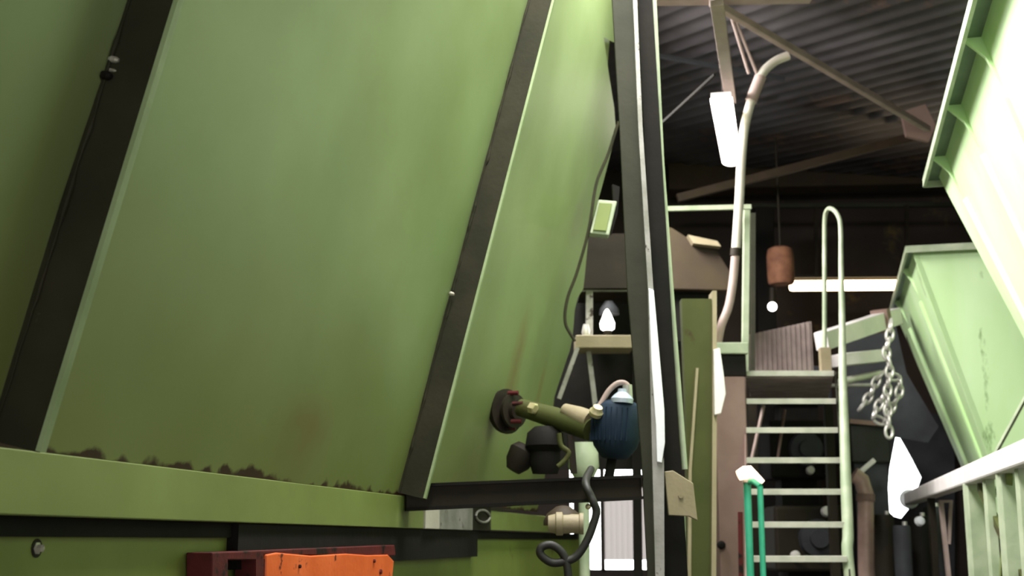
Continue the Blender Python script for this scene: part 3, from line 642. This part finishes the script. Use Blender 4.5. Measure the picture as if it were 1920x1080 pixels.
for (x, y, Yc, r, w_) in ((1493, 739, 13.36, 9, 0), (1551, 888, 12.16, 6, 1), (1515, 885, 12.16, 8, 1), (1545, 962, 11.56, 10, 2), (1487, 1044, 11.56, 9, 2)):
    link_mesh('knob', MB().lathe(at(x, y, Yc + .04), (.1, -1, .2), [(0, px(r * .5, Yc)), (.04, px(r * .5, Yc)), (.05, px(r, Yc)), (.09, px(r * .9, Yc)), (.1, px(r * .4, Yc))], 14), M['white'], CL[w_], smooth=True)
tag(link_mesh('slanting_pole', MB().cyl(at(1432, 760, 10.8), at(1408, 868, 10.8), .015, 8), M['beam']), 'thin pale pole slanting behind the second and third treads', 'pole')
tag(link_mesh('slanting_pole', MB().cyl(at(1472, 768, 11.2), at(1458, 860, 11.2), .012, 8), M['pinkbrown']), 'faint brown pole slanting behind the middle treads', 'pole')

# ================================================================== BETWEEN STEPS AND HOPPERS
dt = thing('white_duct', 'whitish square duct sloping up to the far green hopper', 'duct', at(1620, 610, 11.6))
link_mesh('duct', MB().bar(at(1540, 640, 10.6), at(1680, 593, 11.8), .12, px(34, 11)), M['white'], dt, bevel=.008)
link_mesh('flange', MB().bar(at(1650, 603, 11.5), at(1656, 601, 11.56), .16, px(46, 11)), M['pinkbrown'], dt)
tag(link_mesh('short_duct', MB().bar(at(1570, 676, 11.2), at(1650, 668, 11.4), .2, px(24, 11)), M['white'], bevel=.008), 'short whitish duct below the sloping one, behind the hand rail', 'duct')
tag(link_mesh('grey_pipe', MB().tube([at(1575, 716, 11.2), at(1652, 700, 11.4)], px(7, 11), 12), M['steel'], smooth=True), 'grey pipe just below the short whitish duct', 'pipe')
tag(link_mesh('thin_grey_pipe', MB().tube([at(1480, 724, 11.6), at(1640, 722, 11.6)], px(4, 11), 10), M['steel'], smooth=True), 'thin level grey pipe passing behind the hand rail under the ducts', 'pipe')
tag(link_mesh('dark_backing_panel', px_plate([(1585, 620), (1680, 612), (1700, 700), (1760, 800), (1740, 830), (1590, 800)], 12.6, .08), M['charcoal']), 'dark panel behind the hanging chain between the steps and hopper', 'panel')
# chains
def link_at(c, d, sz, k):
    d = V(d).normalized(); s_ = d.cross(V((0, 1, 0))).normalized(); b_ = V((0, 1, 0)) if k % 2 == 0 else s_
    s_ = s_ if k % 2 == 0 else V((0, 1, 0))
    pts = []
    for t in range(14):
        an = t * 2 * math.pi / 14
        pts.append(V(c) + d * (sz * math.cos(an)) + s_ * (sz * .55 * math.sin(an)))
    return pts
def chain(path, name, lb, sz=.055):
    P = smooth_path(path, 30); t = thing(name, lb, 'chain', path[0]); acc = 0; k = 0
    for a, b in zip(P, P[1:]):
        acc += (b - a).length
        if acc > sz * 1.45:
            acc = 0; k += 1
            link_mesh('link', MB().tube(link_at(b, b - a, sz, k), sz * .26, 8, closed=True), M['steel'], t, smooth=True)
chain([at(1672, 592, 10.9), at(1668, 630, 10.9), at(1662, 660, 10.9), at(1668, 690, 10.9), at(1664, 740, 10.9), at(1667, 812, 10.9)], 'hoist_chain', 'bright hoist chain hanging down beside the far hopper')
chain([at(1664, 690, 11.1), at(1645, 712, 11.1), at(1632, 740, 11.1), at(1616, 762, 11.1)], 'slack_chain', 'slack chain slanting left from the hoist chain')
chain([at(1664, 728, 11), at(1652, 752, 11), at(1640, 778, 11), at(1656, 790, 11), at(1668, 770, 11), at(1684, 742, 11), at(1686, 712, 11), at(1668, 706, 11)], 'looped_chain', 'pinkish chain loop dangling low beside the hoist chain')
# dark tank + pink pipe + drums
tk = thing('black_motor_tank', 'black square tank behind the chains with a pale top edge', 'tank', V((at(1628, 900, 11.8).x, 11.8, 0)))
a = at(1594, 794, 11.8); b = at(1672, 868, 11.8)
link_mesh('body', MB().box((a.x, 11.8, b.z), (b.x, 12.4, a.z)), M['cable'], tk, bevel=.02)
link_mesh('rim', MB().bar(at(1592, 790, 11.78), at(1660, 796, 11.78), .06, .04), M['pinkbrown'], tk)
link_mesh('stand', MB().box((a.x + .03, 11.85, 0), (b.x - .03, 12.3, b.z)), M['charcoal'], tk)
tag(link_mesh('white_lever', MB().bar(at(1612, 886, 11.4), at(1640, 862, 11.4), .03, .045), M['white'], bevel=.01), 'small white lever tilted in front of the black tank', 'lever')
pp = thing('pink_copper_pipe', 'stout pinkish pipe standing right of the hand rail', 'pipe', V((at(1624, 1000, 10.5).x, 10.5, 0)))
link_mesh('pipe', MB().tube([V((at(1626, 1080, 10.5).x, 10.5, 0)), at(1624, 1060, 10.5), at(1623, 925, 10.5), at(1615, 900, 10.5), at(1600, 890, 10.5)], px(15, 10.5), 18), M['copper'], pp, smooth=True)
link_mesh('collar', MB().cyl(at(1623, 940, 10.5), at(1623, 926, 10.5), px(17, 10.5)), M['pinkbrown'], pp)
for (x, w_, yt, Yc, m, lb) in ((1655, 40, 965, 11.0, 'dark', 'dark brown upright drum right of the pinkish pipe'), (1690, 32, 985, 10.4, 'charcoal', 'charcoal upright drum under the bright gap'), (1722, 36, 968, 10.8, 'black', 'black upright drum below the pipe end'), (1748, 34, 950, 11.2, 'charcoal', 'grey-green upright drum beside the pinkish vee brace')):
    c = at(x, yt, Yc); r = px(w_ / 2, Yc)
    d_ = thing('upright_drum', lb, 'drum', V((c.x, Yc, 0)))
    link_mesh('shell', MB().lathe((c.x, Yc, 0), (0, 0, 1), [(0, r), (c.z * .33, r), (c.z * .335, r * 1.06), (c.z * .345, r), (c.z * .66, r), (c.z * .665, r * 1.06), (c.z * .675, r), (c.z - .02, r), (c.z, r * .9)], 22), M[m], d_, smooth=True)
    link_mesh('bung', MB().cyl((c.x + r * .3, Yc - r * .3, c.z), (c.x + r * .3, Yc - r * .3, c.z + .03), .02, 10), M['steel'], d_)
tag(link_mesh('shiny_cap', MB().lathe(at(1723, 978, 10.2), (.3, -1, .3), [(0, .04), (.03, .035), (.04, .015)], 14), M['bright_white'], smooth=True), 'small shiny white cap in front of the black drum', 'cap')

# ================================================================== HOPPERS
Cc = at(1700, 465, 10); HZ = Cc.z
rd = (hz(1670, 590, HZ) - hz(1830, 0, HZ)); rd = V((rd.x, rd.y, 0)).normalized(); rp = V((rd.y, -rd.x, 0))   # rp = away from the aisle
def hopper(name, label, a_near, a_far, b_n, b_f, zlow, lat, wid, nst, flange):
    """a = distance along the row from corner Cc; b_n / b_f: how far the ends draw in, lat: how far the aisle face draws in down to zlow"""
    P = lambda a, l, z: V((Cc.x, Cc.y, 0)) + rd * a + rp * l + V((0, 0, z))
    a_near += flange; a_far -= flange; P_ = P; P = lambda a, l, z: P_(a, l + flange, z)
    t = thing(name, label, 'hopper', P((a_near + a_far) / 2, wid / 2, zlow))
    top = [P(a_near, 0, HZ), P(a_far, 0, HZ), P(a_far, wid, HZ), P(a_near, wid, HZ)]
    bot = [P(a_near + b_n, lat, zlow), P(a_far - b_f, lat, zlow), P(a_far - b_f, wid - lat, zlow), P(a_near + b_n, wid - lat, zlow)]
    m = MB(); b = m.b; A_ = [b.verts.new(p) for p in top]; B_ = [b.verts.new(p) for p in bot]
    for i in range(4): b.faces.new((A_[i], A_[(i + 1) % 4], B_[(i + 1) % 4], B_[i]))
    b.faces.new(A_); b.faces.new(B_)
    link_mesh('shell', m, M['hopper'], t)
    # rim flange with outer lip, gussets
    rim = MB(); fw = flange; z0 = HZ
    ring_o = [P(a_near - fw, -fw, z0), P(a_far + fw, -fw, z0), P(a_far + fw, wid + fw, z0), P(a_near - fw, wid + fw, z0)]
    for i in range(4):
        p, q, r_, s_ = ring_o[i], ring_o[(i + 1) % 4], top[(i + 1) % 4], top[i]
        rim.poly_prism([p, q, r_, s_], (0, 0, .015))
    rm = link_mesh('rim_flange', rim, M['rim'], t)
    lip = MB()
    for i in range(4):
        p, q = ring_o[i], ring_o[(i + 1) % 4]; lip.bar(p - V((0, 0, .012)), q - V((0, 0, .012)), .02, .055)
    link_mesh('rim_lip', lip, M['palegreen'], rm)
    for i in range(nst):
        a = a_near + (a_far - a_near) * (i + .5) / nst
        s = (HZ - zlow); dz = .1
        link_mesh('gusset', MB().poly_prism([P(a, -fw, HZ), P(a, 0, HZ), P(a, lat * dz * 2.4 / s, HZ - dz * 2.4), P(a, lat * dz / s - .02, HZ - dz)], rd * .03), M['hopper'], t)
    # stiffener ribs on the aisle face
    for i in range(nst):
        a = a_near + (a_far - a_near) * (i + .5) / nst
        ab = a_near + b_n + (a_far - a_near - b_n - b_f) * (i + .5) / nst
        link_mesh('rib', MB().bar(P(a + (ab - a) * .3 / s, lat * .3 / s - .006, HZ - .3), P(ab, lat - .006, zlow), .03, .035), M['hopper'], t)
    # seam strip on the near end
    link_mesh('corner_strip', MB().bar(P(a_near, 0, HZ), P(a_near + b_n, lat, zlow), .045, .01), M['hopper'], t)
    return t, P
aN = (hz(1740, 340, HZ) - Cc).dot(rd)
t1, P1 = hopper('green_hopper', 'huge light green hopper at upper right, glaring in daylight, nearest to the viewer', aN - 5.0, aN, 1.0, .75, 1.98, .63, 2.2, 5, .085)
aF = (hz(1670, 590, HZ) - Cc).dot(rd)
t2, P2 = hopper('green_hopper', 'smaller-looking light green hopper farther back, with level rim above its end plate', 0, aF, .04, .95, 2.02, .54, 2.2, 2, .06)
# outlet chutes and frame
for P, a0c, a1c, z in ((P1, aN - 4.0, aN - .75, 1.98), (P2, .04, aF - .95, 2.02)): pass
fr = thing('hopper_support_frame', 'pale beam on green legs carrying the hoppers along the right side', 'frame', V((at(1800, 900, 8).x, 8, 0)))
bA = at(2060, 800, 4.4); bB = at(1704, 936, 12.0); bd = (bB - bA).normalized(); bA = bA - bd * 4
link_mesh('beam', MB().bar(bA, bB, .1, .11), M['white'], fr, bevel=.012)
link_mesh('end_clamp', MB().lathe(bB - bd * .1, bd, [(0, .085), (.04, .09), (.1, .07)], 14), M['bright_white'], fr)
def on_beam(x):
    # point of the beam seen at picture column x
    best = None
    for i in range(400):
        p = bA + (bB - bA) * i / 399; q = p - CAM; yy = q.y * cp + q.z * sp; X = 960 + F_PX * q.x / yy
        if best is None or abs(X - x) < best[0]: best = (abs(X - x), p)
    return best[1]
for x, w_ in ((1822, .09), (1852, .05), (1884, .075), (1912, .05), (1745, .05)):
    p = on_beam(x); link_mesh('leg', MB().bar(p - V((0, 0, .05)), V((p.x, p.y, 0)), w_, w_), M['palegreen'] if x > 1750 else M['dark'], fr, bevel=.004)
p = on_beam(1830); q = on_beam(1915)
link_mesh('brace', MB().bar(V((p.x, p.y - .05, p.z - .08)), V((q.x + .05, q.y, q.z - .75)), .03, .05), M['olive'], fr)
p = on_beam(1885); q = on_beam(1835)
link_mesh('brace', MB().bar(V((p.x, p.y - .04, p.z - .06)), V((q.x + .05, q.y, q.z - .9)), .03, .04), M['green'], fr)
# riser straps from beam to hopper
for x, xx, yy_ in ((1800, 1740, 560),):
    pass
st_ = thing('hopper_outlet', 'pale green outlet box under the far hopper sitting on the pale beam', 'outlet', on_beam(1850))
c0 = P2(.55, .62, 1.9)
link_mesh('neck', MB().poly_prism([P2(.05, .6, 2.02), P2(aF - .98, .6, 2.02), P2(aF - .98, 1.6, 2.02), P2(.05, 1.6, 2.02)], (0, 0, -.25)), M['hopper'], st_)
link_mesh('flange', MB().poly_prism([P2(0, .54, 1.8), P2(aF - .93, .54, 1.8), P2(aF - .93, 1.66, 1.8), P2(0, 1.66, 1.8)], (0, 0, -.04)), M['palegreen'], st_)
for a in (.15, aF - 1.1):
    for l in (.66, 1.5): link_mesh('leg', MB().bar(P2(a, l, 1.76), P2(a, l, 0), .06, .06), M['green'], st_)
# near hopper legs
for a in (aN - 4.6, aN - .9):
    for l in (.8, 1.6):
        link_mesh('leg', MB().bar(P1(a if a > aN - 2 else a + .9, l, 1.99), P1(a if a > aN - 2 else a + .9, l, 0), .09, .09), M['green'], t1)
# vee brace
vb = thing('vee_brace', 'pinkish thin vee-shaped brace hanging under the pale beam', 'brace', at(1775, 1000, 9.6))
j = at(1785, 1075, 9.6)
link_mesh('bar', MB().bar(at(1764, 938, 9.6), V((at(1796, 1150, 9.6).x, 9.6, 0)), .03, .03), M['beam'], vb)
link_mesh('bar', MB().bar(at(1783, 940, 9.6), at(1779, 1020, 9.6), .022, .022), M['beam'], vb)
link_mesh('bar', MB().bar(at(1762, 940, 9.6), at(1786, 940, 9.6), .02, .02), M['beam'], vb)
# diagonal tie on the far hopper
tag(link_mesh('thin_diagonal_tie', MB().bar(at(1925, 742, 8.0), at(1862, 858, 8.4), .02, .02), M['palegreen']), 'thin pale green tie slanting from the near hopper down to the beam', 'tie')
sp_ = thing('green_side_panel', 'green sheet panel at the lower right corner under the near hopper', 'panel', V((at(1915, 1000, 6.4).x, 6.4, 0)))
link_mesh('sheet', px_plate([(1900, 905), (2050, 850), (2050, 1400), (1900, 1400)], 7.2, .04), M['green'], sp_)
q = at(1950, 1300, 7.2); link_mesh('foot', MB().box((q.x - .2, 7.2, 0), (q.x + .3, 7.24, q.z)), M['green'], sp_)
